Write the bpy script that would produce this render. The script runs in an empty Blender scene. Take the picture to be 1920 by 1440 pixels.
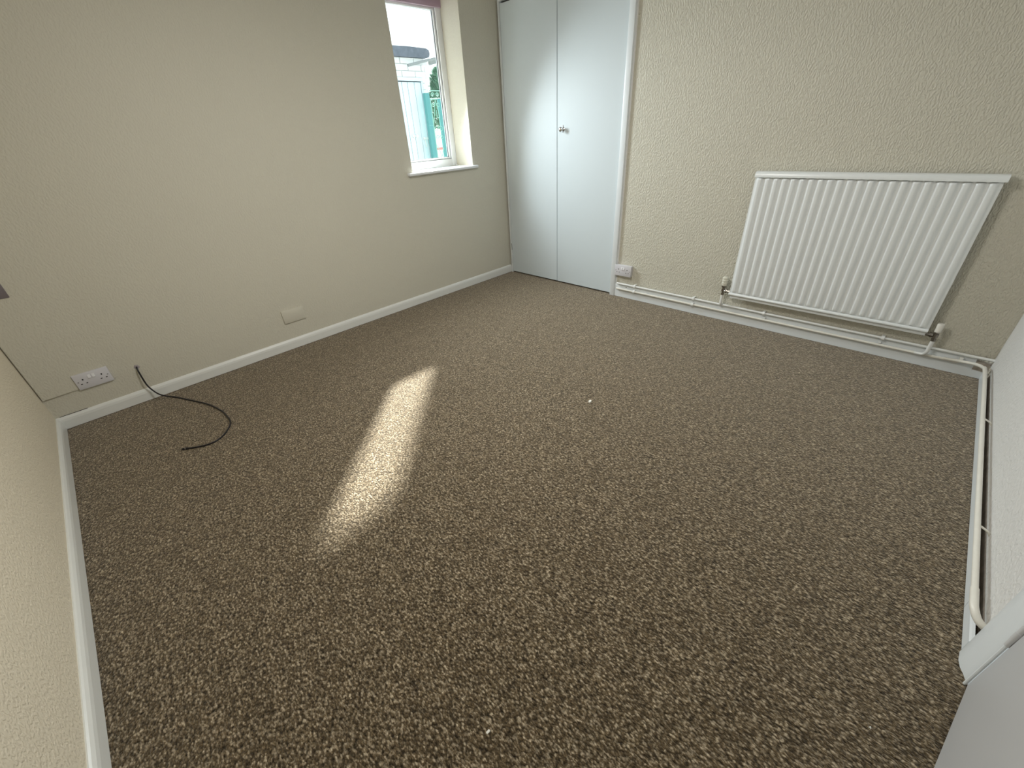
import bpy, bmesh, math, random
from mathutils import Vector, Matrix
random.seed(7)
D = bpy.data
S = bpy.context.scene
COL = S.collection

# ---------------------------------------------------------------- camera
CAM = Vector((3.01455, -2.98970, 1.23934))
cam = D.cameras.new('camera'); cam.sensor_width = 36; cam.lens = 771.77/1920*36
cam.clip_start = .02; cam.clip_end = 500
co = D.objects.new('camera', cam); COL.objects.link(co)
Rw = Matrix(((0.716131, 0.69575889, -0.05546128), (-0.33149206, 0.40897131, 0.85020908), (0.6142226, -0.59047611, 0.52351559)))
co.matrix_world = Matrix.Translation(CAM) @ Rw.transposed().to_4x4()
S.camera = co

# ---------------------------------------------------------------- light and exposure
S.view_settings.view_transform = 'Standard'; S.view_settings.look = 'None'
S.view_settings.gamma = 1; S.view_settings.use_curve_mapping = False
S.view_settings.exposure = 0.0
SUN_DIR = Vector((1.0, -1.02, -1.0)).normalized()
w = D.worlds.new('sky'); S.world = w; w.use_nodes = True
nt = w.node_tree; nt.nodes.clear()
out = nt.nodes.new('ShaderNodeOutputWorld'); bg = nt.nodes.new('ShaderNodeBackground')
sky = nt.nodes.new('ShaderNodeTexSky'); sky.sky_type = 'HOSEK_WILKIE'; sky.turbidity = 6
sky.sun_direction = (-SUN_DIR.x, -SUN_DIR.y, -SUN_DIR.z); sky.ground_albedo = .3
mixn = nt.nodes.new('ShaderNodeMix'); mixn.data_type = 'RGBA'; mixn.inputs[0].default_value = .75
mixn.inputs[7].default_value = (0.86, 0.94, 1.0, 1)
nt.links.new(sky.outputs[0], mixn.inputs[6]); nt.links.new(mixn.outputs[2], bg.inputs[0])
bg.inputs[1].default_value = 2.3
nt.links.new(bg.outputs[0], out.inputs[0])

def lamp(name, kind, loc, energy, color=(1, 1, 1), **k):
    l = D.lights.new(name, kind); l.energy = energy; l.color = color
    for a, b in k.items(): setattr(l, a, b)
    o = D.objects.new(name, l); COL.objects.link(o); o.location = loc
    return o
so = lamp('sun', 'SUN', (-3, 3, 4), 25.0, (1, .98, .96), angle=math.radians(2.6))
so.rotation_euler = SUN_DIR.to_track_quat('-Z', 'Y').to_euler()
# daylight entering through the window opening
wl = lamp('window_daylight', 'AREA', (-.15, -.72, 1.52), 20, (.87, .96, 1.0), shape='RECTANGLE', size=.30, size_y=.5, spread=math.radians(130))
wl.rotation_euler = Vector((1, -.12, -.5)).to_track_quat('-Z', 'Y').to_euler()
cl = lamp('fill_point', 'POINT', (1.75, -2.05, 1.95), 18, (1.0, .975, .93), shadow_soft_size=.16)  # added fill for the whole room, not a known fitting
c2 = lamp('fill_disk', 'AREA', (1.75, -1.9, 1.93), 19, (1.0, .975, .93), shape='DISK', size=.4)  # second added fill, brightens the floor and lower walls

# ---------------------------------------------------------------- materials
def node(nt, t, **k):
    n = nt.nodes.new(t)
    for a, b in k.items(): setattr(n, a, b)
    return n
def mat(name, col, rough=.5, metal=0, spec=.5, noise=None, bump=None, coat=0, sheen=0):
    m = D.materials.new(name); m.use_nodes = True; nt = m.node_tree; b = nt.nodes['Principled BSDF']
    b.inputs['Base Color'].default_value = (*col, 1); b.inputs['Roughness'].default_value = rough
    b.inputs['Metallic'].default_value = metal; b.inputs['Specular IOR Level'].default_value = spec
    b.inputs['Coat Weight'].default_value = coat; b.inputs['Coat Roughness'].default_value = .15
    tc = node(nt, 'ShaderNodeTexCoord')
    if noise:
        sc, amt = noise
        n = node(nt, 'ShaderNodeTexNoise'); n.inputs['Scale'].default_value = sc; n.inputs['Detail'].default_value = 5
        nt.links.new(tc.outputs['Object'], n.inputs['Vector'])
        mx = node(nt, 'ShaderNodeMix', data_type='RGBA')
        mx.inputs[6].default_value = (*[c*(1-amt) for c in col], 1); mx.inputs[7].default_value = (*[min(1, c*(1+amt)) for c in col], 1)
        nt.links.new(n.outputs['Fac'], mx.inputs[0]); nt.links.new(mx.outputs[2], b.inputs['Base Color'])
    if bump:
        sc, st, dist = bump
        n = node(nt, 'ShaderNodeTexNoise'); n.inputs['Scale'].default_value = sc; n.inputs['Detail'].default_value = 4
        nt.links.new(tc.outputs['Object'], n.inputs['Vector'])
        bp = node(nt, 'ShaderNodeBump'); bp.inputs['Strength'].default_value = st; bp.inputs['Distance'].default_value = dist
        nt.links.new(n.outputs['Fac'], bp.inputs['Height']); nt.links.new(bp.outputs[0], b.inputs['Normal'])
    return m

def wallpaper(name, col, depth=.0026, stretch=.42, scale=125):
    """embossed cream wallpaper: wavy mostly vertical ridges"""
    m = D.materials.new(name); m.use_nodes = True; nt = m.node_tree; b = nt.nodes['Principled BSDF']
    b.inputs['Roughness'].default_value = .62; b.inputs['Specular IOR Level'].default_value = .35
    tc = node(nt, 'ShaderNodeTexCoord')
    wn = node(nt, 'ShaderNodeTexNoise'); wn.inputs['Scale'].default_value = 26; wn.inputs['Detail'].default_value = 2
    nt.links.new(tc.outputs['Object'], wn.inputs['Vector'])
    add = node(nt, 'ShaderNodeVectorMath', operation='MULTIPLY_ADD')
    nt.links.new(wn.outputs['Color'], add.inputs[0]); add.inputs[1].default_value = (.013,)*3
    nt.links.new(tc.outputs['Object'], add.inputs[2])
    mp = node(nt, 'ShaderNodeMapping'); mp.inputs['Scale'].default_value = (1, 1, stretch)
    nt.links.new(add.outputs[0], mp.inputs['Vector'])
    n1 = node(nt, 'ShaderNodeTexNoise'); n1.inputs['Scale'].default_value = scale; n1.inputs['Detail'].default_value = 1.5; n1.inputs['Roughness'].default_value = .4
    nt.links.new(mp.outputs[0], n1.inputs['Vector'])
    rp = node(nt, 'ShaderNodeValToRGB'); rp.color_ramp.elements[0].position = .40; rp.color_ramp.elements[1].position = .60
    nt.links.new(n1.outputs['Fac'], rp.inputs[0])
    bp = node(nt, 'ShaderNodeBump'); bp.inputs['Strength'].default_value = .75; bp.inputs['Distance'].default_value = depth
    nt.links.new(rp.outputs[0], bp.inputs['Height']); nt.links.new(bp.outputs[0], b.inputs['Normal'])
    n2 = node(nt, 'ShaderNodeTexNoise'); n2.inputs['Scale'].default_value = 1.3; n2.inputs['Detail'].default_value = 3
    nt.links.new(tc.outputs['Object'], n2.inputs['Vector'])
    mx = node(nt, 'ShaderNodeMix', data_type='RGBA')
    mx.inputs[6].default_value = (*[c*.97 for c in col], 1); mx.inputs[7].default_value = (*[c*1.03 for c in col], 1)
    nt.links.new(n2.outputs['Fac'], mx.inputs[0]); nt.links.new(mx.outputs[2], b.inputs['Base Color'])
    return m

def carpet():
    m = D.materials.new('carpet'); m.use_nodes = True; nt = m.node_tree; b = nt.nodes['Principled BSDF']
    b.inputs['Roughness'].default_value = .95; b.inputs['Specular IOR Level'].default_value = .1
    b.inputs['Sheen Weight'].default_value = .55; b.inputs['Sheen Roughness'].default_value = .5
    b.inputs['Sheen Tint'].default_value = (.9, .80, .66, 1)
    tc = node(nt, 'ShaderNodeTexCoord')
    mp = node(nt, 'ShaderNodeMapping'); mp.inputs['Scale'].default_value = (1.0, 1.7, 1)
    mp.inputs['Rotation'].default_value = (0, 0, math.radians(4))
    nt.links.new(tc.outputs['Object'], mp.inputs['Vector'])
    v = node(nt, 'ShaderNodeTexVoronoi'); v.inputs['Scale'].default_value = 135; v.inputs['Randomness'].default_value = .85
    nt.links.new(mp.outputs[0], v.inputs['Vector'])
    n = node(nt, 'ShaderNodeTexNoise'); n.inputs['Scale'].default_value = 85; n.inputs['Detail'].default_value = 3; n.inputs['Roughness'].default_value = .6
    nt.links.new(mp.outputs[0], n.inputs['Vector'])
    # per-tuft colour
    sep = node(nt, 'ShaderNodeSeparateColor'); nt.links.new(v.outputs['Color'], sep.inputs[0])
    ma = node(nt, 'ShaderNodeMath', operation='MULTIPLY_ADD'); nt.links.new(sep.outputs[0], ma.inputs[0]); ma.inputs[1].default_value = .45
    mb = node(nt, 'ShaderNodeMath', operation='MULTIPLY_ADD'); nt.links.new(n.outputs['Fac'], mb.inputs[0]); mb.inputs[1].default_value = 1.7; mb.inputs[2].default_value = -.575
    nt.links.new(mb.outputs[0], ma.inputs[2])
    rp = node(nt, 'ShaderNodeValToRGB'); cr = rp.color_ramp
    cr.elements[0].position = .1; cr.elements[0].color = (.018, .011, .004, 1)
    cr.elements[1].position = .92; cr.elements[1].color = (.54, .45, .32, 1)
    e = cr.elements.new(.5); e.color = (.136, .096, .050, 1)
    nt.links.new(ma.outputs[0], rp.inputs[0])
    # shade in the crevices between the loops, multiplied into the colour
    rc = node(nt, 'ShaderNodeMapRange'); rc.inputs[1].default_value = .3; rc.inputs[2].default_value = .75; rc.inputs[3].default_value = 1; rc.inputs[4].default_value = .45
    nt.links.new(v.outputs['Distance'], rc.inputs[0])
    # broad tone patches
    n2 = node(nt, 'ShaderNodeTexNoise'); n2.inputs['Scale'].default_value = 24; n2.inputs['Detail'].default_value = 4
    nt.links.new(tc.outputs['Object'], n2.inputs['Vector'])
    r2 = node(nt, 'ShaderNodeMapRange'); r2.inputs[1].default_value = .3; r2.inputs[2].default_value = .7; r2.inputs[3].default_value = .80; r2.inputs[4].default_value = 1.18
    nt.links.new(n2.outputs['Fac'], r2.inputs[0])
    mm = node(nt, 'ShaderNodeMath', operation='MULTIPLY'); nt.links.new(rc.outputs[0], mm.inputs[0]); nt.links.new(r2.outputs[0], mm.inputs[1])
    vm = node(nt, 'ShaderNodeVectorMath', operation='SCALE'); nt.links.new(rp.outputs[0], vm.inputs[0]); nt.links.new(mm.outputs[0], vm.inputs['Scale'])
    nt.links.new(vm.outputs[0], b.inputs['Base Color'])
    inv = node(nt, 'ShaderNodeMath', operation='SUBTRACT'); inv.inputs[0].default_value = 1; nt.links.new(v.outputs['Distance'], inv.inputs[1])
    ad = node(nt, 'ShaderNodeMath', operation='MULTIPLY_ADD'); nt.links.new(n.outputs['Fac'], ad.inputs[0]); ad.inputs[1].default_value = .8; nt.links.new(inv.outputs[0], ad.inputs[2])
    bp = node(nt, 'ShaderNodeBump'); bp.inputs['Strength'].default_value = .8; bp.inputs['Distance'].default_value = .004
    nt.links.new(ad.outputs[0], bp.inputs['Height']); nt.links.new(bp.outputs[0], b.inputs['Normal'])
    return m

def glass_mat():
    m = D.materials.new('window_glass'); m.use_nodes = True; nt = m.node_tree; nt.nodes.clear()
    o = node(nt, 'ShaderNodeOutputMaterial'); tr = node(nt, 'ShaderNodeBsdfTransparent'); tr.inputs[0].default_value = (.97, .99, .98, 1)
    gl = node(nt, 'ShaderNodeBsdfGlossy'); gl.inputs['Roughness'].default_value = .02
    lw = node(nt, 'ShaderNodeLayerWeight'); pw = node(nt, 'ShaderNodeMath', operation='POWER'); nt.links.new(lw.outputs['Facing'], pw.inputs[0]); pw.inputs[1].default_value = 5
    lw.inputs[0].default_value = .5
    fr = node(nt, 'ShaderNodeMath', operation='MULTIPLY_ADD'); nt.links.new(pw.outputs[0], fr.inputs[0]); fr.inputs[1].default_value = .6; fr.inputs[2].default_value = .03
    mx = node(nt, 'ShaderNodeMixShader'); nt.links.new(fr.outputs[0], mx.inputs[0]); nt.links.new(tr.outputs[0], mx.inputs[1]); nt.links.new(gl.outputs[0], mx.inputs[2])
    nt.links.new(mx.outputs[0], o.inputs[0])
    return m

CREAM = (.605, .58, .488)
M = dict(
    paper=wallpaper('cream_wallpaper', CREAM, depth=.0026, stretch=.48, scale=140),
    paper_a=wallpaper('cream_wallpaper_left', CREAM, depth=.0010, stretch=.6),
    paper_d=wallpaper('lit_cream_wallpaper', (.75, .68, .54), depth=.0014, stretch=.8),  # cream raised and warmed: the wall's brighter lighting is put into its colour
    paper_c=wallpaper('pale_wallpaper', (.74, .735, .715), depth=.0016, stretch=.7, scale=105),
    ceiling=mat('ceiling_paint', (.58, .57, .54), .8),
    carpet=carpet(),
    gloss=mat('white_gloss_paint', (.78, .82, .84), .32, bump=(14, .08, .002)),
    skirting=mat('skirting_gloss', (.76, .77, .74), .3, bump=(20, .12, .002)),
    door=mat('cupboard_paint', (.63, .695, .725), .5, spec=.3, bump=(5, .05, .003)),
    leaf=mat('door_paint', (.63, .635, .645), .38, bump=(8, .06, .002)),
    enamel=mat('radiator_enamel', (.80, .83, .83), .28),
    pipe=mat('pipe_paint', (.80, .81, .79), .35, noise=(30, .05), bump=(60, .15, .001)),
    pipe_cream=mat('old_pipe_paint', (.78, .76, .69), .35, noise=(30, .07), bump=(60, .2, .001)),
    upvc=mat('white_upvc', (.80, .82, .83), .25),
    gasket=mat('grey_gasket', (.12, .13, .15), .6),
    plastic=mat('white_plastic', (.66, .65, .68), .3),
    switchw=mat('bright_plastic', (.82, .82, .84), .25),
    hole=mat('socket_hole', (.012, .01, .01), .7),
    dark=mat('dark_gap', (.02, .016, .012), .9),
    dust=mat('bare_plaster', (.46, .41, .35), .9, noise=(40, .5), bump=(80, .6, .004)),
    rubber=mat('black_cable', (.008, .006, .008), .35),
    chrome=mat('chrome', (.8, .8, .8), .12, metal=1),
    brass=mat('dull_nickel', (.30, .28, .25), .32, metal=1, noise=(60, .3)),
    hinge=mat('hinge_steel', (.25, .25, .26), .45, metal=.8),
    head_white=mat('valve_cream', (.70, .68, .58), .4),
    cap=mat('valve_cap', (.78, .76, .70), .35),
    mauve=mat('mauve_paint', (.42, .32, .38), .6),
    plate=mat('mauve_grey_plastic', (.18, .155, .165), .45),
    glass=glass_mat(),
    flake=mat('white_paint_flake', (.85, .84, .78), .6),
    brick=mat('white_painted_brick', (.74, .78, .78), .7, noise=(25, .12), bump=(50, .5, .004)),
    mortar=mat('painted_mortar', (.68, .72, .73), .8),
    shed_door=mat('pale_blue_white_paint', (.62, .74, .80), .5, noise=(12, .06)),
    felt=mat('roofing_felt', (.13, .155, .19), .85, noise=(30, .4), bump=(60, .5, .004)),
    teal=mat('teal_gate_paint', (.08, .31, .31), .4),
    iron=mat('pale_green_iron', (.25, .50, .42), .45),
    pole=mat('weathered_pole', (.25, .28, .28), .7),
    render=mat('white_render', (.82, .80, .78), .8),
    redbrown=mat('red_paint', (.55, .22, .2), .6),
    fir=mat('conifer_green', (.16, .34, .24), .8, noise=(9, .5)),
    bark=mat('bark', (.08, .05, .03), .9),
    paving=mat('paving', (.32, .33, .32), .85, noise=(5, .2)),
    stone=mat('house_render', (.45, .42, .38), .9),
)

# ---------------------------------------------------------------- mesh helpers
def link(name, bm, m, parent=None, smooth=False, kind=None):
    me = D.meshes.new(name)
    bmesh.ops.recalc_face_normals(bm, faces=bm.faces)
    bm.to_mesh(me); bm.free()
    if smooth:
        for p in me.polygons: p.use_smooth = True
        try: me.set_sharp_from_angle(angle=math.radians(38))
        except Exception: pass
    me.materials.append(M[m] if isinstance(m, str) else m)
    o = D.objects.new(name, me); COL.objects.link(o)
    if parent: o.parent = parent
    if kind: o['kind'] = kind
    return o
def box(bm, a, b, bev=0, seg=2):
    a, b = Vector(a), Vector(b)
    lo = Vector([min(a[i], b[i]) for i in range(3)]); hi = Vector([max(a[i], b[i]) for i in range(3)])
    r = bmesh.ops.create_cube(bm, size=1); vs = r['verts']
    for v in vs: v.co = Vector([(lo[i]+hi[i])/2 + v.co[i]*(hi[i]-lo[i]) for i in range(3)])
    if bev:
        es = {e for v in vs for e in v.link_edges}
        bmesh.ops.bevel(bm, geom=list(es), offset=bev, segments=seg, affect='EDGES', profile=.5)
def BX(name, a, b, m, parent=None, bev=0, seg=2, kind=None):
    bm = bmesh.new(); box(bm, a, b, bev, seg)
    return link(name, bm, m, parent, bev > 0, kind)
def prism(bm, pts, axis, t0, t1):
    """extrude a 2-D outline along axis; pts given in the other two axes in xyz order"""
    def mk(p, t):
        q = list(p); q.insert(axis, t); return bm.verts.new(q)
    A = [mk(p, t0) for p in pts]; B = [mk(p, t1) for p in pts]; n = len(pts)
    bm.faces.new(A); bm.faces.new(B[::-1])
    for i in range(n): bm.faces.new((A[i], B[i], B[(i+1) % n], A[(i+1) % n]))
def smooth_path(P, n=8):
    P = [Vector(p) for p in P]
    Q = [2*P[0]-P[1]] + P + [2*P[-1]-P[-2]]; o = []
    for i in range(1, len(Q)-2):
        for k in range(n):
            t = k/n; a, b, c, d = Q[i-1], Q[i], Q[i+1], Q[i+2]
            o.append(.5*((2*b)+(c-a)*t+(2*a-5*b+4*c-d)*t*t+(3*b-a-3*c+d)*t**3))
    o.append(P[-1]); return o
def round_path(P, r, n=6):
    """polyline with filleted corners"""
    P = [Vector(p) for p in P]; o = [P[0]]
    for i in range(1, len(P)-1):
        a, b, c = P[i-1], P[i], P[i+1]
        d1 = (a-b); d2 = (c-b); rr = min(r, d1.length*.49, d2.length*.49)
        p1 = b+d1.normalized()*rr; p2 = b+d2.normalized()*rr
        for k in range(n+1):
            t = k/n; o.append(p1*(1-t)**2+b*2*t*(1-t)+p2*t*t)
    o.append(P[-1]); return o
def tube(bm, P, r, seg=12, cap=True):
    P = [Vector(p) for p in P]; rings = []; up = None
    for i, p in enumerate(P):
        t = (P[min(i+1, len(P)-1)]-P[max(i-1, 0)]).normalized()
        if up is None: up = Vector((0, 0, 1)) if abs(t.z) < .9 else Vector((1, 0, 0))
        x = t.cross(up).normalized(); up = x.cross(t).normalized()
        rr = r[i] if isinstance(r, (list, tuple)) else r
        rings.append([bm.verts.new(p+x*rr*math.cos(2*math.pi*k/seg)+up*rr*math.sin(2*math.pi*k/seg)) for k in range(seg)])
    for a, b in zip(rings, rings[1:]):
        for k in range(seg): bm.faces.new((a[k], a[(k+1) % seg], b[(k+1) % seg], b[k]))
    if cap: bm.faces.new(rings[0][::-1]); bm.faces.new(rings[-1])
def TB(name, P, r, m, parent=None, seg=12, kind=None):
    bm = bmesh.new(); tube(bm, P, r, seg); return link(name, bm, m, parent, True, kind)
def lathe(bm, base, axis, prof, seg=20):
    """prof: (distance along axis, radius)"""
    base = Vector(base); axis = Vector(axis).normalized()
    tube(bm, [base+axis*d for d, _ in prof], [max(r, .0002) for _, r in prof], seg)
def LT(name, base, axis, prof, m, parent=None, seg=20):
    base = Vector(base); axis = Vector(axis).normalized(); bm = bmesh.new()
    u = Vector((0, 0, 1)) if abs(axis.z) < .9 else Vector((1, 0, 0)); x = axis.cross(u).normalized(); y = x.cross(axis)
    rings = [[bm.verts.new(base+axis*d+(x*math.cos(2*math.pi*k/seg)+y*math.sin(2*math.pi*k/seg))*max(r, .0003)) for k in range(seg)] for d, r in prof]
    for a, b in zip(rings, rings[1:]):
        for k in range(seg): bm.faces.new((a[k], a[(k+1) % seg], b[(k+1) % seg], b[k]))
    bm.faces.new(rings[0][::-1]); bm.faces.new(rings[-1])
    return link(name, bm, m, parent, True)
def tag(o, label, cat, group=None):
    o['label'] = label; o['category'] = cat
    if group: o['group'] = group
    return o
def thing(name, label, cat, loc=(0, 0, 0), group=None):
    o = D.objects.new(name, None); COL.objects.link(o); o.location = loc; o.empty_display_size = .05
    return tag(o, label, cat, group)
def keep(parent, *objs):
    """parts are modelled in world coordinates: shift them so that they keep their place under the empty"""
    for o in parent.children_recursive:
        if o.parent == parent:
            o.matrix_parent_inverse = Matrix.Translation(-Vector(parent.location))
def struct(o, label=None):
    o['kind'] = 'structure'
    if label: o['label'] = label
    return o

W, L, H = 3.4448, 3.4614, 2.40
T = .30                                  # thickness of the window wall
WY0, WY1, SILL, HEAD = -.997, -.3852, 1.006, 2.11

# ---------------------------------------------------------------- room shell
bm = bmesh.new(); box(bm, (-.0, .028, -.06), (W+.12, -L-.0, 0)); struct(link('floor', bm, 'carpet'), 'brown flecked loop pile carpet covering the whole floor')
struct(BX('ceiling', (-T, .12, H), (W+.22, -L-.12, H+.1), 'ceiling'))
bm = bmesh.new()
box(bm, (-T, .12, -.06), (0, -L-.12, SILL-.02)); box(bm, (-T, .12, HEAD), (0, -L-.12, H))
box(bm, (-T, .12, SILL-.02), (0, WY1, HEAD)); box(bm, (-T, WY0, SILL-.02), (0, -L-.12, HEAD))
wall_left = struct(link('wall_left', bm, 'paper_a'), 'cream embossed wallpapered wall with the window')
# overlapping sheet of lining at the near end of the left wall, its bottom edge level with the socket
bm = bmesh.new()
vs = [(0, -L+.006, .1885), (.012, -L+.006, .1885), (.0004, -3.14, .1885), (0, -3.14, .1885)]
prism(bm, [(v[0], v[1]) for v in vs], 2, .1885, H)
link('lining_sheet', bm, 'paper_a', wall_left)
# the back wall is papered from the cupboard to the right corner; its foot is broken open at the right end
CUP = 1.237
bm = bmesh.new()
box(bm, (CUP-.02, 0, -.06), (3.355, .12, H)); box(bm, (3.355, 0, .108), (W, .12, H)); box(bm, (3.355, .05, -.06), (W+.12, .12, .108))
box(bm, (-.0, 0, 2.12), (CUP-.02, .12, H)); box(bm, (-.0, 0.6, -.06), (CUP+.1, .66, H))
wall_back = struct(link('wall_back', bm, 'paper'), 'cream embossed wallpapered wall behind the radiator')
bm = bmesh.new(); prism(bm, [(3.356, -.006), (3.356, .03), (3.39, .03), (3.40, .012), (3.43, .010), (3.443, .02), (3.443, -.012), (3.41, -.010)], 2, 0, .088)
link('broken_plaster', bm, 'dust', wall_back)
# right wall with the door opening; its plaster stops short of the floor
DY0, DY1 = -1.892, -2.668
bm = bmesh.new()
box(bm, (W, .0, .078), (W+.1, -1.83, H)); box(bm, (W, -1.83, 0), (W+.1, DY0, H)); box(bm, (W, DY0, 2.02), (W+.1, DY1, H)); box(bm, (W, DY1, 0), (W+.1, -L-.12, H))
wall_right = struct(link('wall_right', bm, 'paper_c'), 'pale wallpapered wall beside the door')
bm = bmesh.new(); box(bm, (W+.016, 0, -.02), (W+.1, -1.83, .078)); link('bare_footing', bm, 'dust', wall_right)
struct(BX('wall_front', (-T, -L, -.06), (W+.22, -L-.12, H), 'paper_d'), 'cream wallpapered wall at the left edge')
struct(BX('wall_hall', (W+.9, 0, 0), (W+1, -L, H), 'paper_c'))
struct(BX('wall_hall_end', (W+.1, -1.7, 0), (W+1, -1.8, H), 'paper_c'))
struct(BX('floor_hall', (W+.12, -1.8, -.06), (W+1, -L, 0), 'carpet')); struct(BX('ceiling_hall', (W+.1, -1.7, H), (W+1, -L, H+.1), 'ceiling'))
struct(BX('wall_hall_near', (W+.1, -L, 0), (W+1, -L-.1, H), 'paper_c'))

# baseboards ---------------------------------------------------------------
bm = bmesh.new()
prof = [(0, .003), (.014, .003), (.014, .048), (.012, .060), (.007, .069), (.003, .0728), (0, .0728)]
prism(bm, [(x, z) for x, z in prof], 1, -.0, -L)
bl = struct(link('baseboard_left', bm, 'skirting'), 'white skirting board under the window wall')
bm = bmesh.new(); prism(bm, [(.0002, .0729), (.004, .0729), (.004, .0742), (.0002, .0742)], 1, -3.33, -3.445); link('crack', bm, 'dark', bl)
bm = bmesh.new(); prism(bm, [(-L, .003), (-L+.014, .003), (-L+.014, .048), (-L+.012, .060), (-L+.007, .069), (-L+.003, .0728), (-L, .0728)], 0, .0142, W)
struct(link('baseboard_front', bm, 'skirting'), 'white skirting board along the near left wall')
bm = bmesh.new(); prism(bm, [(0, .002), (-.014, .002), (-.014, .100), (-.011, .105), (0, .105)], 0, CUP+.0005, 3.388)
prism(bm, [(0, .002), (-.014, .002), (-.014, .040), (0, .045)], 0, 3.388, W-.0145)
bb = struct(link('baseboard_back', bm, 'gloss'), 'white skirting board behind the two pipes')
LT('screw_hole', (1.345, -.0139, .09), (0, -1, 0), [(0, .004), (.0006, .004)], 'dark', bb, 10)
bm = bmesh.new()
for y0, y1 in ((0.0, -.655), (-.657, -1.648), (-1.650, -1.803)):
    prism(bm, [(W-.014, .003), (W-.0145, .042), (W-.012, .048), (W-.006, .050), (W-.006, .003)], 1, y0, y1)
struct(link('baseboard_right', bm, 'gloss'), 'thin white skirting board below the thick bent pipe')

# ---------------------------------------------------------------- window
GX = -.2069
t = struct(BX('window_1', (GX, WY0, SILL), (GX-.065, WY0+.055, HEAD), 'upvc', bev=.004), 'narrow white window in the cream wall')
BX('window_frame', (GX, WY1-.05, SILL), (GX-.065, WY1, HEAD), 'upvc', t, .004)
BX('window_frame', (GX, WY0+.055, SILL), (GX-.065, WY1-.05, SILL+.055), 'upvc', t, .004)
BX('window_frame', (GX+.012, WY0+.0, HEAD-.06), (GX-.07, WY1, HEAD), 'mauve', t, .003)['label'] = 'mauve window head'
# glazing bead with dark gasket lines
a, b, c, d = WY0+.055, WY1-.05, SILL+.055, HEAD-.06
bm = bmesh.new()
for q in (((GX-.012, b, c), (GX-.04, b-.016, d)), ((GX-.012, a, c), (GX-.04, a+.016, d)), ((GX-.012, a+.016, c), (GX-.04, b-.016, c+.014)), ((GX-.012, a+.016, d-.014), (GX-.04, b-.016, d))): box(bm, *q, .002)
link('glazing_bead', bm, 'upvc', t, True)
bm = bmesh.new()
for q in (((GX-.010, b+.0005, c), (GX-.013, b-.003, d)), ((GX-.010, a, c), (GX-.013, a+.003, d)), ((GX-.010, a, c), (GX-.013, b, c+.003)),
          ((GX-.024, b-.0155, c), (GX-.030, b-.020, d)), ((GX-.024, a+.014, c), (GX-.030, b-.016, c+.0175))): box(bm, *q)
link('gasket', bm, 'gasket', t)
BX('pane', (GX-.028, a+.01, c+.01), (GX-.034, b-.01, d-.01), 'glass', t)
sill = struct(BX('window_sill', (.03, WY0-.05, SILL-.022), (GX+.001, WY1+.042, SILL), 'upvc', bev=.008, seg=4), 'white window sill')
sill.name = 'trim_1'
struct(BX('trim_2', (0.0, WY0, HEAD-.006), (GX, WY1, HEAD+.004), 'mauve'), 'mauve board under the window head')
BX('filler_lump', (GX+.0, WY1-.004, SILL), (GX+.02, WY1-.016, SILL+.007), 'skirting', sill, .003)

# ---------------------------------------------------------------- built-in cupboard in the back left corner
cb = thing('built_in_cupboard', 'tall built-in cupboard with two flush white doors in the corner', 'cupboard', (.6, 0, 0))
BX('frame_post', (.0142, -.003, 0.0), (.034, .05, 2.12), 'gloss', cb, .002)
BX('frame_post', (1.194, -.02, 0.0), (CUP, .05, 2.40), 'gloss', cb, .003)
BX('frame_head', (.034, -.003, 2.084), (1.194, .05, 2.12), 'gloss', cb, .002)
BX('interior_shade_panel', (.0, .03, -.06), (1.22, .055, 2.12), 'dark', cb)  # black panel added behind the doors, stands in for the shade inside
def leafmesh(name, q, y0, y1, m, par, bev=.0025):
    bm = bmesh.new(); prism(bm, q, 1, y0, y1)
    bmesh.ops.bevel(bm, geom=list(bm.edges), offset=bev, segments=2, affect='EDGES')
    return link(name, bm, m, par, True)
leafmesh('door', [(.0365, .012), (.6095, .012), (.6045, 2.074), (.0375, 2.072)], -.002, .022, 'door', cb)
dr = leafmesh('door', [(.6125, .012), (1.1925, .012), (1.1895, 2.072), (.6075, 2.074)], -.002, .022, 'door', cb)
kb = dr
LT('knob', (.668, -.002, 1.226), (0, -1, 0), [(0, .014), (.001, .015), (.003, .012), (.006, .008), (.018, .0085), (.024, .014), (.031, .0165), (.036, .0155), (.040, .010), (.041, .001)], 'chrome', kb)
bm = bmesh.new(); box(bm, (.6655, -.002, 1.204), (.6705, -.006, 1.254), .001); link('latch_plate', bm, 'hinge', kb, True)
for x, z in ((1.1935, 1.033), (1.1935, .262), (1.1925, 1.86)):
    bm = bmesh.new(); tube(bm, [(x, -.003, z-.034), (x, -.003, z+.034)], .0025, 8); link('hinge', bm, 'hinge', kb, True)
bm = bmesh.new(); tube(bm, [(.0352, -.003, .225), (.0352, -.003, .285)], .0022, 8); link('hinge', bm, 'hinge', cb, True)
keep(cb)
struct(BX('trim_3', (CUP, -.001, .105), (CUP+.011, .0, 2.4), 'paper_c'), 'flat filler strip beside the cupboard frame')

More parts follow.
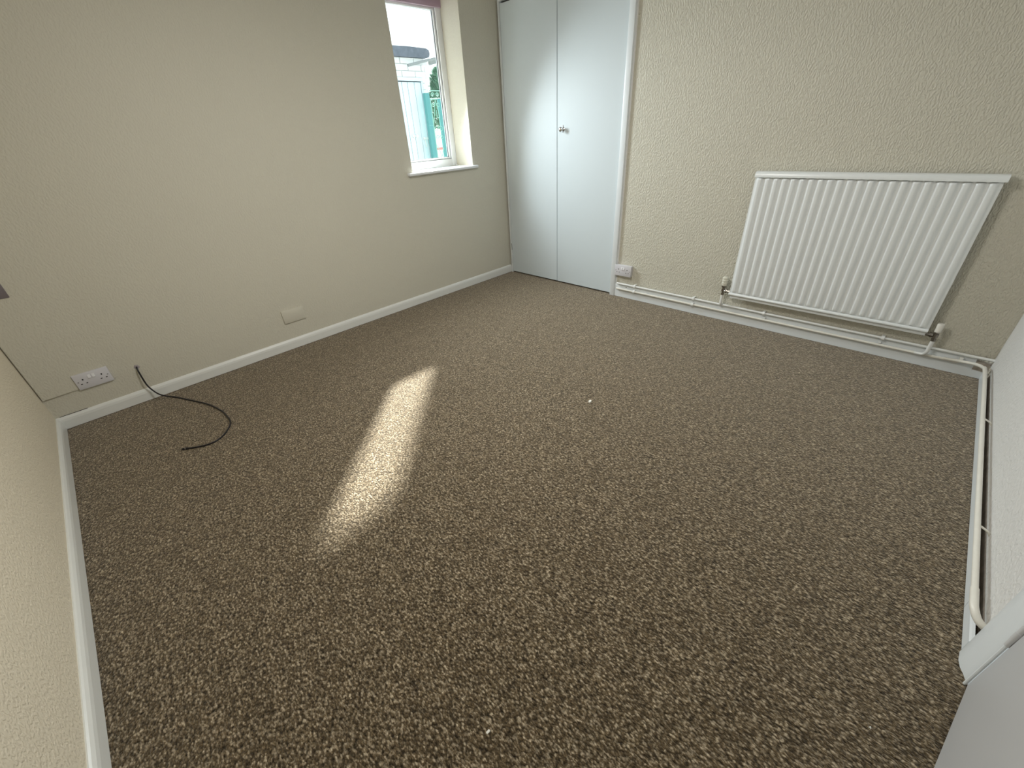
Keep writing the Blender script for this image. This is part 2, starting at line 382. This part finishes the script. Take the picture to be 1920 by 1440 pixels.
# ---------------------------------------------------------------- sockets
def socket(name, label, org, ux, n, width=.146, height=.086, depth=.012, group=None):
    """org: bottom-left corner on the wall; ux: unit vector along the wall to the right; n: out of the wall"""
    t = thing(name, label, 'socket', org); ux, n, uz = Vector(ux), Vector(n), Vector((0, 0, 1))
    def P(a, b, c): return ux*a+uz*b+n*c
    def bb(nm, a, b, m, par, bev=.001):
        bm = bmesh.new(); box(bm, P(*a), P(*b), bev); return link(nm, bm, m, par, bev > 0)
    if depth > .02:
        bb('back_box', (.002, .002, 0), (width-.002, height-.002, depth-.009), 'plastic', t, .003)
        bb('faceplate', (0, 0, depth-.009), (width, height, depth), 'plastic', t, .0025)
    else: bb('faceplate', (0, 0, 0), (width, height, depth), 'plastic', t, .003)
    for s in (-1, 1):
        cx = width/2+s*.037
        # earth slot, live and neutral slots
        bb('pin_hole', (cx-.003+s*.002, .049, depth-.001), (cx+.003+s*.002, .057, depth+.0004), 'hole', t, 0)
        for q in (-1, 1): bb('pin_hole', (cx+q*.011-.0035+s*.004, .028, depth-.001), (cx+q*.011+.0035+s*.004, .0325, depth+.0004), 'hole', t, 0)
        bb('screw', (cx+s*.024-.003, .0405, depth-.001), (cx+s*.024+.003, .0455, depth+.0006), 'hinge', t, .0005)
        rk = bmesh.new(); c0 = width/2+s*.0085
        q = [P(c0-.006, .052, depth-.001), P(c0+.006, .052, depth-.001), P(c0+.006, .072, depth-.001), P(c0-.006, .072, depth-.001),
             P(c0-.006, .053, depth+.005), P(c0+.006, .053, depth+.005), P(c0+.006, .071, depth+.0015), P(c0-.006, .071, depth+.0015)]
        v = [rk.verts.new(x) for x in q]
        for f in ((0, 1, 2, 3), (4, 5, 6, 7), (0, 1, 5, 4), (1, 2, 6, 5), (2, 3, 7, 6), (3, 0, 4, 7)): rk.faces.new([v[i] for i in f])
        link('rocker_switch', rk, 'switchw', t)
    return t
socket('double_socket', 'white double socket near the left corner, cut into the wallpaper', (0.003, -3.312, .182), (0, 1, 0), (1, 0, 0), depth=.011)
socket('double_socket', 'white surface mounted double socket beside the cupboard frame', (1.238, 0, .183), (1, 0, 0), (0, -1, 0), depth=.034)
# blank plate painted over, and a grey plate at the left edge of the picture
bp_ = BX('blank_plate', (-.001, -2.232, .187), (.0085, -2.085, .277), 'paper', bev=.002)
bp_.data.materials[0] = mat('plate_cream', CREAM, .5)
tag(bp_, 'blank rectangular plate painted cream, low on the wall between cable and window', 'cover plate')
sw = thing('wall_plate', 'mauve-grey plate on the wall at the left edge, high above the socket', 'cover plate', (0, -3.39, .705))
BX('plate', (.003, -3.452, .705), (.012, -3.322, .775), 'plate', sw, .002)
BX('screw', (.0115, -3.345, .738), (.0128, -3.339, .744), 'hinge', sw, .0004); keep(sw)

# ---------------------------------------------------------------- radiator
rx0, rx1, rz0, rz1 = 2.147, 3.1605, .2048, .930
rad = thing('radiator', 'white fluted panel radiator hanging on the cream wall', 'radiator', (2.65, -.05, rz0))
NF = 23; pitch = (rx1-rx0-.012)/NF
xs = []; K = 12
for i in range(NF):
    for k in range(K): xs.append((rx0+.006+pitch*(i+k/K), k/K))
xs = [(rx0, 0)]+xs+[(rx1-.006, 0), (rx1, 0)]
z0, z1 = rz0+.02, rz1-.004
zs = [z0-.004, z0] + [z0+.022*(k/7) for k in range(1, 8)] + [z0+.022+(z1-.022-z0-.022)*k/6 for k in range(1, 7)] + [z1-.022+.022*k/7 for k in range(1, 8)]
def flute(u, z):
    # a broad raised pad with a round crest and a narrow valley, closed by a rounded end
    s = abs(u-.5)*2
    c = math.cos(min(1, max(0, (s-.25)/.75))*math.pi)*.5+.5
    e0, e1 = (z-z0)/.022, (z1-z)/.016
    e = min(e0, e1)
    if e <= 0: return 0
    lim = 1 if e >= 1 else math.sqrt(max(0, 1-(1-e)**2))
    if e < 1:
        c *= lim*max(0, min(1, (1-s*.9/(lim+.15))*2.2)) if lim+.15 < s*.9+.46 else lim
    return c
bm = bmesh.new(); grid = []
YB = -.054
for z in zs:
    grid.append([bm.verts.new((x, YB-.0115*flute(u, z), z)) for x, u in xs])
for a, b in zip(grid, grid[1:]):
    for i in range(len(xs)-1): bm.faces.new((a[i], a[i+1], b[i+1], b[i]))
# closed back
back0 = [bm.verts.new((x, YB+.010, zs[0])) for x in (rx0, rx1)]; back1 = [bm.verts.new((x, YB+.010, zs[-1])) for x in (rx0, rx1)]
bm.faces.new((back0[0], back0[1], back1[1], back1[0]))
bm.faces.new([g[0] for g in grid]+[back1[0], back0[0]]); bm.faces.new([g[-1] for g in grid]+[back1[1], back0[1]])
bm.faces.new(grid[0]+[back0[1], back0[0]]); bm.faces.new(grid[-1]+[back1[1], back1[0]])
link('fluted_panel', bm, 'enamel', rad, True)
# bottom channel and its seam flange
bm = bmesh.new()
pr = [(YB+.010, rz0+.018), (YB-.002, rz0+.019)] + [(YB-.001-.013*math.sin(math.pi*k/8), rz0+.009+.0105*math.cos(math.pi*k/8)) for k in range(0, 9)] + [(YB+.010, rz0-.001)]
prism(bm, pr, 0, rx0-.001, rx1+.0); link('bottom_channel', bm, 'enamel', rad, True)
BX('seam_flange', (rx0+.008, YB+.002, rz0-.018), (rx1-.004, YB-.001, rz0+.002), 'enamel', rad, .001)
# top cap: a folded cover with rounded corners, wider than the panel
bm = bmesh.new()
pr = [(-.022, rz1-.002), (-.022, rz1+.022), (-.026, rz1+.0265), (-.056, rz1+.0265), (-.064, rz1+.023), (-.070, rz1+.014), (-.0715, rz1+.002), (-.0715, rz1-.003), (-.067, rz1-.003), (-.066, rz1+.006), (-.05, rz1+.006)]
prism(bm, pr, 0, rx0-.001, rx1+.009)
link('top_cap', bm, 'enamel', rad, True)
for x in (rx0+.12, rx1-.12):
    BX('bracket', (x-.02, -.001, rz0+.03), (x+.02, -.044, rz1-.02), 'hinge', rad, .001)
keep(rad)
# thermostat head valve, left
vl = thing('radiator_valve', 'cream ribbed valve head at the left end of the radiator', 'valve', (2.104, -.05, .2))
X, Y = 2.104, -.050
rib = [(0, .012), (.004, .016), (.012, .0165), (.014, .0185), (.024, .019), (.026, .0172), (.030, .0172), (.032, .019), (.042, .019), (.044, .0172), (.048, .0172), (.050, .019), (.058, .0185), (.061, .015), (.062, .004)]
LT('valve_head', (X, Y, .258), (0, 0, 1), rib, 'head_white', vl, 24)
LT('valve_body', (X, Y, .196), (0, 0, 1), [(0, .010), (.014, .010), (.015, .007), (.022, .007), (.024, .012), (.042, .012), (.044, .0085), (.050, .0085), (.052, .015), (.064, .0155)], 'brass', vl, 12)
LT('union_nut', (X, Y, .226), (1, 0, 0), [(0, .008), (.012, .008), (.013, .0125), (.026, .0125), (.027, .008), (.044, .008)], 'brass', vl, 6)
LT('bleed_plug', (X+.016, Y-.010, .228), (0, -1, 0), [(0, .006), (.006, .0055), (.008, .003)], 'chrome', vl, 12)
keep(vl)
vr = thing('radiator_valve', 'smooth white capped valve at the right end of the radiator', 'valve', (3.196, -.052, .17))
X, Y = 3.196, -.052
LT('valve_cap', (X, Y, .216), (0, 0, 1), [(0, .010), (.002, .0135), (.044, .0145), (.0475, .013), (.048, .004)], 'cap', vr, 24)
LT('valve_body', (X, Y, .166), (0, 0, 1), [(0, .0105), (.014, .0105), (.015, .008), (.020, .008), (.022, .0115), (.040, .0115), (.041, .008), (.05, .008)], 'brass', vr, 12)
LT('union_nut', (X, Y, .197), (-1, 0, 0), [(0, .008), (.010, .008), (.011, .0125), (.024, .0125), (.025, .008), (.040, .008)], 'brass', vr, 6)
keep(vr)

# ---------------------------------------------------------------- pipes
r = .0075
up = thing('heating_pipe', 'upper white pipe along the top of the skirting, feeding the left valve', 'pipe', (2, -.024, .115))
TB('pipe_run', [(1.262, -.024, .1155), (W+.03, -.024, .1165)], r, 'pipe', up)
TB('valve_tail', round_path([(2.104, -.026, .116), (2.104, -.050, .128), (2.104, -.050, .205)], .012), .0078, 'pipe', up)
def clip(parent, P, n, up_v, r=r, reach=.02):
    """half ring saddle round a pipe with a stem back to the wall; n points away from the wall"""
    P, n, u = Vector(P), Vector(n), Vector(up_v); ax = n.cross(u).normalized(); bm = bmesh.new(); rr = r+.0018
    ring = [P+(n*math.cos(a)+u*math.sin(a))*rr for a in [math.radians(-110+220*k/10) for k in range(11)]]
    pts = [P-n*reach+u*rr] + ring[::-1] + [P-n*reach-u*rr]
    rows = []
    for q in pts:
        dd = (q-P).normalized()*.0042
        rows.append([bm.verts.new(q-ax*.008), bm.verts.new(q+ax*.008), bm.verts.new(q+ax*.008+dd), bm.verts.new(q-ax*.008+dd)])
    for a, b in zip(rows, rows[1:]):
        for k in range(4): bm.faces.new((a[k], a[(k+1) % 4], b[(k+1) % 4], b[k]))
    bm.faces.new(rows[0]); bm.faces.new(rows[-1][::-1])
    return link('pipe_clip', bm, 'pipe', parent)
for x in (1.425, 1.905, 2.378, 3.000): clip(up, (x, -.024, .116), (0, -1, 0), (0, 0, 1), reach=.022)
keep(up)
lo = thing('heating_pipe', 'lower white pipe bending round the right corner towards the door', 'pipe', (2, -.026, .072))
XC = W-.030
path = [(1.262, -.026, .0725), (3.15, -.026, .0725), (3.27, -.028, .076), (3.345, -.036, .083), (3.388, -.058, .092), (3.409, -.105, .102), (XC, -.19, .108), (XC-.001, -.8, .108), (XC-.002, -1.3, .109), (XC-.002, -1.70, .110)]
pts = smooth_path(path, 8)
TB('pipe_run', pts, .0078, 'pipe_cream', lo)
TB('pipe_elbow', round_path([(XC-.002, -1.68, .110), (XC-.002, -1.752, .110), (XC+.012, -1.778, .094), (W+.02, -1.782, .080)], .02), .0092, 'pipe_cream', lo)
TB('valve_tail', round_path([(3.15, -.0265, .0725), (3.186, -.03, .074), (3.196, -.052, .095), (3.196, -.052, .172)], .02), [.0078]*8+[.0088]*8, 'pipe', lo)
for x in (1.425, 1.905): clip(lo, (x, -.026, .0725), (0, -1, 0), (0, 0, 1), reach=.012)
for x in (2.39, 2.995): BX('clip_base', (x-.006, -.014, .083), (x+.006, -.030, .090), 'pipe', lo, .001)
BX('clip_base', (3.325, -.012, .082), (3.340, -.030, .100), 'pipe', lo, .001)
for y in (-.675, -1.400):
    TB('stand_off', round_path([(XC+.004, y, .112), (W-.008, y-.004, .106), (W+.002, y-.004, .092)], .006), .0035, 'pipe_cream', lo, 8)
keep(lo)

# ---------------------------------------------------------------- door at the right edge
arch = bmesh.new()
po = [(W-.0, -1.803), (W-.012, -1.803), (W-.0165, -1.812), (W-.0175, -1.840), (W-.014, -1.860), (W-.007, -1.876), (W-.004, -1.8875), (W+.0, -1.8915)]
prism(arch, po, 2, 0.001, 2.08)
po2 = [(x, DY0+DY1-y) for x, y in po]
prism(arch, po2, 2, 0.001, 2.08)
box(arch, (W-.0175, -1.803, 2.012), (W, DY0+DY1+1.803, 2.08))
struct(link('trim_4', arch, 'gloss', None, True), 'white door architrave at the right edge')
ln = bmesh.new(); box(ln, (W+.002, DY0+.002, 0), (W+.10, DY0-.012, 2.02)); box(ln, (W+.002, DY1-.002, 0), (W+.10, DY1+.012, 2.02))
struct(link('trim_5', ln, 'gloss'))
ang = math.radians(9.9); PV = Vector((W-.001, -1.9065, 0))
dlt = struct(BX('door_1', (0, 0, .006), (.038, -.762, 1.985), 'leaf', bev=.003), 'white flush door standing slightly ajar at the right edge')
dlt.location = PV; dlt.rotation_euler = (0, 0, -ang)
for z in (.225, 1.75):
    bm = bmesh.new(); tube(bm, [(-.004, .003, z-.038), (-.004, .003, z+.038)], .0055, 10)
    tube(bm, [(-.004, .003, z-.012), (-.004, .003, z+.013)], .0062, 10)
    link('hinge', bm, 'leaf', dlt, True)
bm = bmesh.new(); tube(bm, [(-.004, .003, .002), (-.004, .003, .185)], .0035, 8); tube(bm, [(-.004, .003, .265), (-.004, .003, 1.71)], .0035, 8)
link('paint_bead', bm, 'gloss', dlt, True)
LT('door_handle', (.0, -.70, 1.0), (-1, 0, 0), [(0, .026), (.006, .026), (.008, .010), (.035, .010), (.038, .022), (.055, .025), (.062, .014)], 'chrome', dlt)

# ---------------------------------------------------------------- cable on the carpet
cab = thing('coaxial_cable', 'black cable hanging from the wall and curling over the carpet', 'cable', (.3, -3.0, 0))
cp = [(-.03, -3.054, .212), (0, -3.054, .2095), (.012, -3.056, .196), (.020, -3.057, .172), (.030, -3.056, .103), (.041, -3.043, .058), (.060, -3.026, .032), (.082, -2.997, .014), (.115, -2.966, .006),
      (.2352, -2.9101, .0045), (.3602, -2.8567, .0045), (.499, -2.8233, .0045), (.5994, -2.8176, .0045), (.6565, -2.8198, .0045), (.7064, -2.8383, .0045), (.7624, -2.878, .0045),
      (.7898, -2.921, .0045), (.7861, -2.9671, .0045), (.7629, -3.0078, .0045), (.745, -3.032, .0045)]
TB('cable_sheath', smooth_path(cp, 6), .0040, 'rubber', cab, 10)
e = Vector((.745, -3.032, .0045)); dn = Vector((-.55, -.83, 0)).normalized()
LT('connector', e-dn*.002, dn, [(0, .0042), (.004, .0062), (.010, .0062), (.011, .0045), (.016, .0045), (.017, .0065), (.027, .006), (.028, .003)], 'rubber', cab, 8)
LT('connector_ring', e+dn*.009, dn, [(0, .0045), (.003, .005), (.006, .0045)], 'brass', cab, 10)
TB('connector_pin', [e+dn*.024, e+dn*.036+Vector((0, 0, -.0015))], .0011, 'rubber', cab, 6)
keep(cab)
# ragged hole where the cable leaves the wall
bm = bmesh.new(); n = 14; ctr = Vector((.0012, -3.054, .2095)); ring = []; ring2 = []
for k in range(n):
    a = 2*math.pi*k/n; q = .013+random.uniform(-.002, .003)
    ring.append(bm.verts.new((0, ctr.y+q*math.cos(a), ctr.z+q*math.sin(a)))); ring2.append(bm.verts.new((.002, ctr.y+.7*q*math.cos(a), ctr.z+.7*q*math.sin(a))))
for k in range(n): bm.faces.new((ring[k], ring[(k+1) % n], ring2[(k+1) % n], ring2[k]))
bm.faces.new(ring2)
link('filler_patch', bm, mat('grey_filler', (.36, .32, .33), .8, noise=(150, .4)), wall_left)

# ---------------------------------------------------------------- flakes on the carpet
def flake(label, x, y, pts, h, m='flake'):
    bm = bmesh.new(); prism(bm, pts, 2, 0, h)
    for v in bm.verts:
        if v.co.z > 0: v.co.x *= .8; v.co.y *= .8
    o = link('paint_flake', bm, m); o.location = (x, y, .0005); o.rotation_euler = (.15, .1, 0)
    return tag(o, label, 'debris')
flake('small white crumb lying near the middle of the carpet', 2.008, -1.462, [(-.007, -.009), (.006, -.010), (.008, .004), (.002, .011), (-.006, .008)], .009)
flake('white paint flake on the carpet at the front', 2.639, -2.785, [(-.0035, -.005), (.002, -.006), (.0035, .003), (.001, .006), (-.003, .004)], .003)
flake('tiny pale flake on the carpet near the door', 3.29, -2.163, [(-.003, -.002), (.003, -.003), (.001, .003)], .002)

# ---------------------------------------------------------------- outside
GZ = -.06
struct(BX('ground', (-T, -6, GZ-.1), (-40, 40, GZ), 'paving'))
oh = thing('outhouse', 'white painted brick outhouse with a plank door seen through the window', 'outbuilding', (-3.7, .6, GZ))
XF, YR = -3.0, 1.462
bm = bmesh.new()
box(bm, (XF-.012, -.4, GZ), (XF-.2, .615, 2.2)); box(bm, (XF-.012, .615, 1.955), (XF-.2, YR-.01, 2.2)); box(bm, (XF-.012, 1.395, GZ), (XF-.2, YR-.01, 1.955))
box(bm, (XF-.2, YR-.01, GZ), (XF-1.6, YR-.2, 2.2)); box(bm, (XF-.2, -.4, GZ), (XF-1.6, -.2, 2.2)); box(bm, (XF-1.6, -.4, GZ), (XF-1.7, YR-.01, 2.2))
link('wall_core', bm, 'mortar', oh)
brick_me = None
def brick(y0, y1, z0, z1, x=XF):
    global brick_me
    if brick_me is None:
        bm = bmesh.new(); box(bm, (-.5, -.5, -.5), (.5, .5, .5), .02, 1); me = D.meshes.new('brick'); bm.to_mesh(me); bm.free(); me.materials.append(M['brick']); brick_me = me
    o = D.objects.new('brick', brick_me); COL.objects.link(o); o.parent = oh
    o.location = (x-.01+random.uniform(-.003, .003), (y0+y1)/2, (z0+z1)/2); o.scale = (.03, y1-y0, z1-z0)
    o.rotation_euler = (0, random.uniform(-.02, .02), random.uniform(-.01, .01))
row = 0; z = 1.958
while z < 2.16:
    y = .62 - (.11 if row % 2 else 0)
    while y < YR:
        a, b = max(y, .62), min(y+.215, YR)
        if b-a > .03: brick(a, b, z, z+.065)
        y += .225
    z += .075; row += 1
z = GZ
while z < 1.94:
    brick(1.397, YR, z+.005, z+.07); z += .075
z = 1.79
while z < 2.14: brick(YR+.004, YR+.06, z, z+.066); z += .075
bm = bmesh.new()
prism(bm, [(-.5, 2.178), (1.50, 2.178), (1.535, 2.190), (1.552, 2.225), (1.545, 2.265), (1.50, 2.285), (1.2, 2.292), (.9, 2.286), (-.5, 2.29)], 0, XF+.05, XF-1.8)
link('roof_slab', bm, 'felt', oh, True)
bm = bmesh.new(); box(bm, (XF-.02, .60, 1.914), (XF+.02, 1.392, 1.955), .003); link('door_frame', bm, 'shed_door', oh, True)
bm = bmesh.new(); box(bm, (XF-.04, 1.3725, GZ), (XF+.006, 1.394, 1.914), .003); link('door_frame', bm, 'shed_door', oh, True)
edges = [.66, .76, .856, .950, 1.049, 1.143, 1.258, 1.370]
for a, b in zip(edges, edges[1:]):
    bm = bmesh.new(); box(bm, (XF-.035, a+.003, GZ+.02), (XF-.012, b-.003, 1.904), .003, 1); link('door_plank', bm, 'shed_door', oh, True)
bm = bmesh.new(); box(bm, (XF-.045, .64, GZ), (XF-.04, 1.38, 1.914)); link('door_backing', bm, 'gasket', oh)
bm = bmesh.new(); tube(bm, [(XF+.004, 1.08, 1.250), (XF+.004, 1.20, 1.246)], .008, 8); box(bm, (XF-.012, 1.10, 1.225), (XF+.0, 1.13, 1.272), .002); box(bm, (XF-.012, 1.155, 1.225), (XF+.0, 1.185, 1.272), .002)
link('bolt', bm, 'brick', oh, True)
bm = bmesh.new(); box(bm, (XF-.012, 1.275, 1.195), (XF+.012, 1.36, 1.225), .003); tube(bm, [(XF+.002, 1.30, 1.19), (XF+.006, 1.31, 1.10)], .008, 8); link('padlock_hasp', bm, 'brick', oh, True)
keep(oh)
pl = TB('clothes_prop', [(XF+.10, 1.12, 2.075), (XF+.10, 1.75, 2.205), (XF+.1, 2.6, 2.39)], .016, 'pole')
tag(pl, 'grey pole sticking out sideways below the outhouse roof', 'pole')
bm = bmesh.new(); prism(bm, [(1.535, 2.11), (1.535, 2.155), (1.60, 2.175), (1.68, 2.17), (1.675, 2.125), (1.60, 2.115), (1.55, 2.10)], 0, XF+.06, XF+.012)
tag(link('broken_slate', bm, 'pole', None), 'broken grey slate jutting from the outhouse corner under the pole', 'slate')
# teal gate
gt = thing('garden_gate', 'teal garden gate with scrolled ironwork beside the outhouse', 'gate', (-2.9, 1.5, GZ))
GXX = -2.9
BX('post', (GXX-.03, 1.315, GZ), (GXX+.03, 1.395, 1.766), 'teal', gt, .004)
BX('stile', (GXX-.015, 1.548, GZ), (GXX+.015, 1.69, 1.70), 'teal', gt, .003)
BX('stile', (GXX-.015, 1.402, GZ), (GXX+.012, 1.424, 1.70), 'iron', gt, .002)
BX('rail', (GXX-.01, 1.40, 1.688), (GXX+.01, 1.69, 1.706), 'iron', gt, .002)
BX('rail', (GXX-.01, 1.40, .90), (GXX+.01, 1.69, .93), 'teal', gt, .002)
BX('rail', (GXX-.01, 1.40, GZ+.08), (GXX+.01, 1.69, GZ+.12), 'teal', gt, .002)
BX('lower_panel', (GXX-.006, 1.40, GZ+.12), (GXX+.004, 1.69, .90), 'teal', gt)
def scroll(cy, cz, s, r0, sg=1):
    return [(GXX+.012, cy+sg*math.cos(a)*r0*(1-a/9.5)*s, cz+math.sin(a)*r0*(1-a/9.5)) for a in [k*.45 for k in range(18)]]
for cy, cz, sg, rr in ((1.455, 1.62, 1, .034), (1.545, 1.62, -1, .034), (1.46, 1.745, 1, .03), (1.55, 1.745, -1, .03), (1.46, 1.32, 1, .045), (1.54, 1.32, -1, .045), (1.46, 1.21, 1, .035), (1.535, 1.21, -1, .035), (1.64, 1.745, -1, .03)):
    TB('scroll', scroll(cy, cz, 1, rr, sg), .005, 'iron', gt, 6)
for a, b in (((1.50, 1.69), (1.42, 1.38)), ((1.50, 1.69), (1.57, 1.38)), ((1.43, 1.12), (1.50, .96)), ((1.57, 1.12), (1.50, .96)), ((1.50, .96), (1.47, .92)), ((1.50, 1.56), (1.50, 1.46))):
    TB('bar', [(GXX+.01, *a), (GXX+.01, *b)], .0045, 'iron', gt, 6)
BX('top_rail', (GXX-.006, 1.43, 1.79), (GXX+.006, 1.69, 1.80), 'iron', gt)
keep(gt)
# far white wall with a red part, and the conifer
fw = thing('white_wall', 'low white rendered wall glimpsed through the gate scrolls', 'wall', (-5.4, 3.4, GZ))
BX('rendered_wall', (-5.4, 2.9, GZ), (-5.6, 3.9, 1.36), 'render', fw, .01); BX('coping', (-5.36, 3.25, .97), (-5.39, 3.5, 1.01), 'redbrown', fw, .004); keep(fw)
tr = thing('conifer', 'tall green conifer rising behind the garden gate', 'tree', (-8, 5.62, GZ))
TB('trunk', [(-8, 5.62, GZ), (-8, 5.62, 2.5)], .06, 'bark', tr, 8)
bm = bmesh.new()
for k in range(7000):
    h = random.random()**.8; zz = .2+2.5*h; rad_ = (1.05*(1-h)**.75+.03)*random.uniform(.55, 1.08); a = random.uniform(0, 6.283)
    c = Vector((-8+rad_*math.cos(a), 5.62+rad_*math.sin(a), zz+.05)); s = random.uniform(.05, .10)
    d1 = Vector((math.cos(a), math.sin(a), random.uniform(.3, 1.1))).normalized()*s*1.5; d2 = Vector((-math.sin(a), math.cos(a), random.uniform(-.4, .4)))*s*.4
    bm.faces.new([bm.verts.new(c-d2), bm.verts.new(c+d1), bm.verts.new(c+d2)])
link('foliage', bm, 'fir', tr, kind='stuff'); keep(tr)
bm = bmesh.new()
for k in range(5000):
    y = random.uniform(3.5, 8.0); x = random.uniform(-9.8, -9.2); zz = random.uniform(GZ, 1.75+.2*math.sin(y*3)); s = random.uniform(.06, .12)
    c = Vector((x, y, zz)); d1 = Vector((random.uniform(-1, 1), random.uniform(-1, 1), random.uniform(.2, 1)))*s; d2 = Vector((random.uniform(-1, 1), random.uniform(-1, 1), 0))*s*.7
    bm.faces.new([bm.verts.new(c-d2), bm.verts.new(c+d1), bm.verts.new(c+d2)])
hg = link('hedge', bm, 'fir'); hg['kind'] = 'stuff'; hg['label'] = 'green hedge beyond the gate'; hg['category'] = 'hedge'
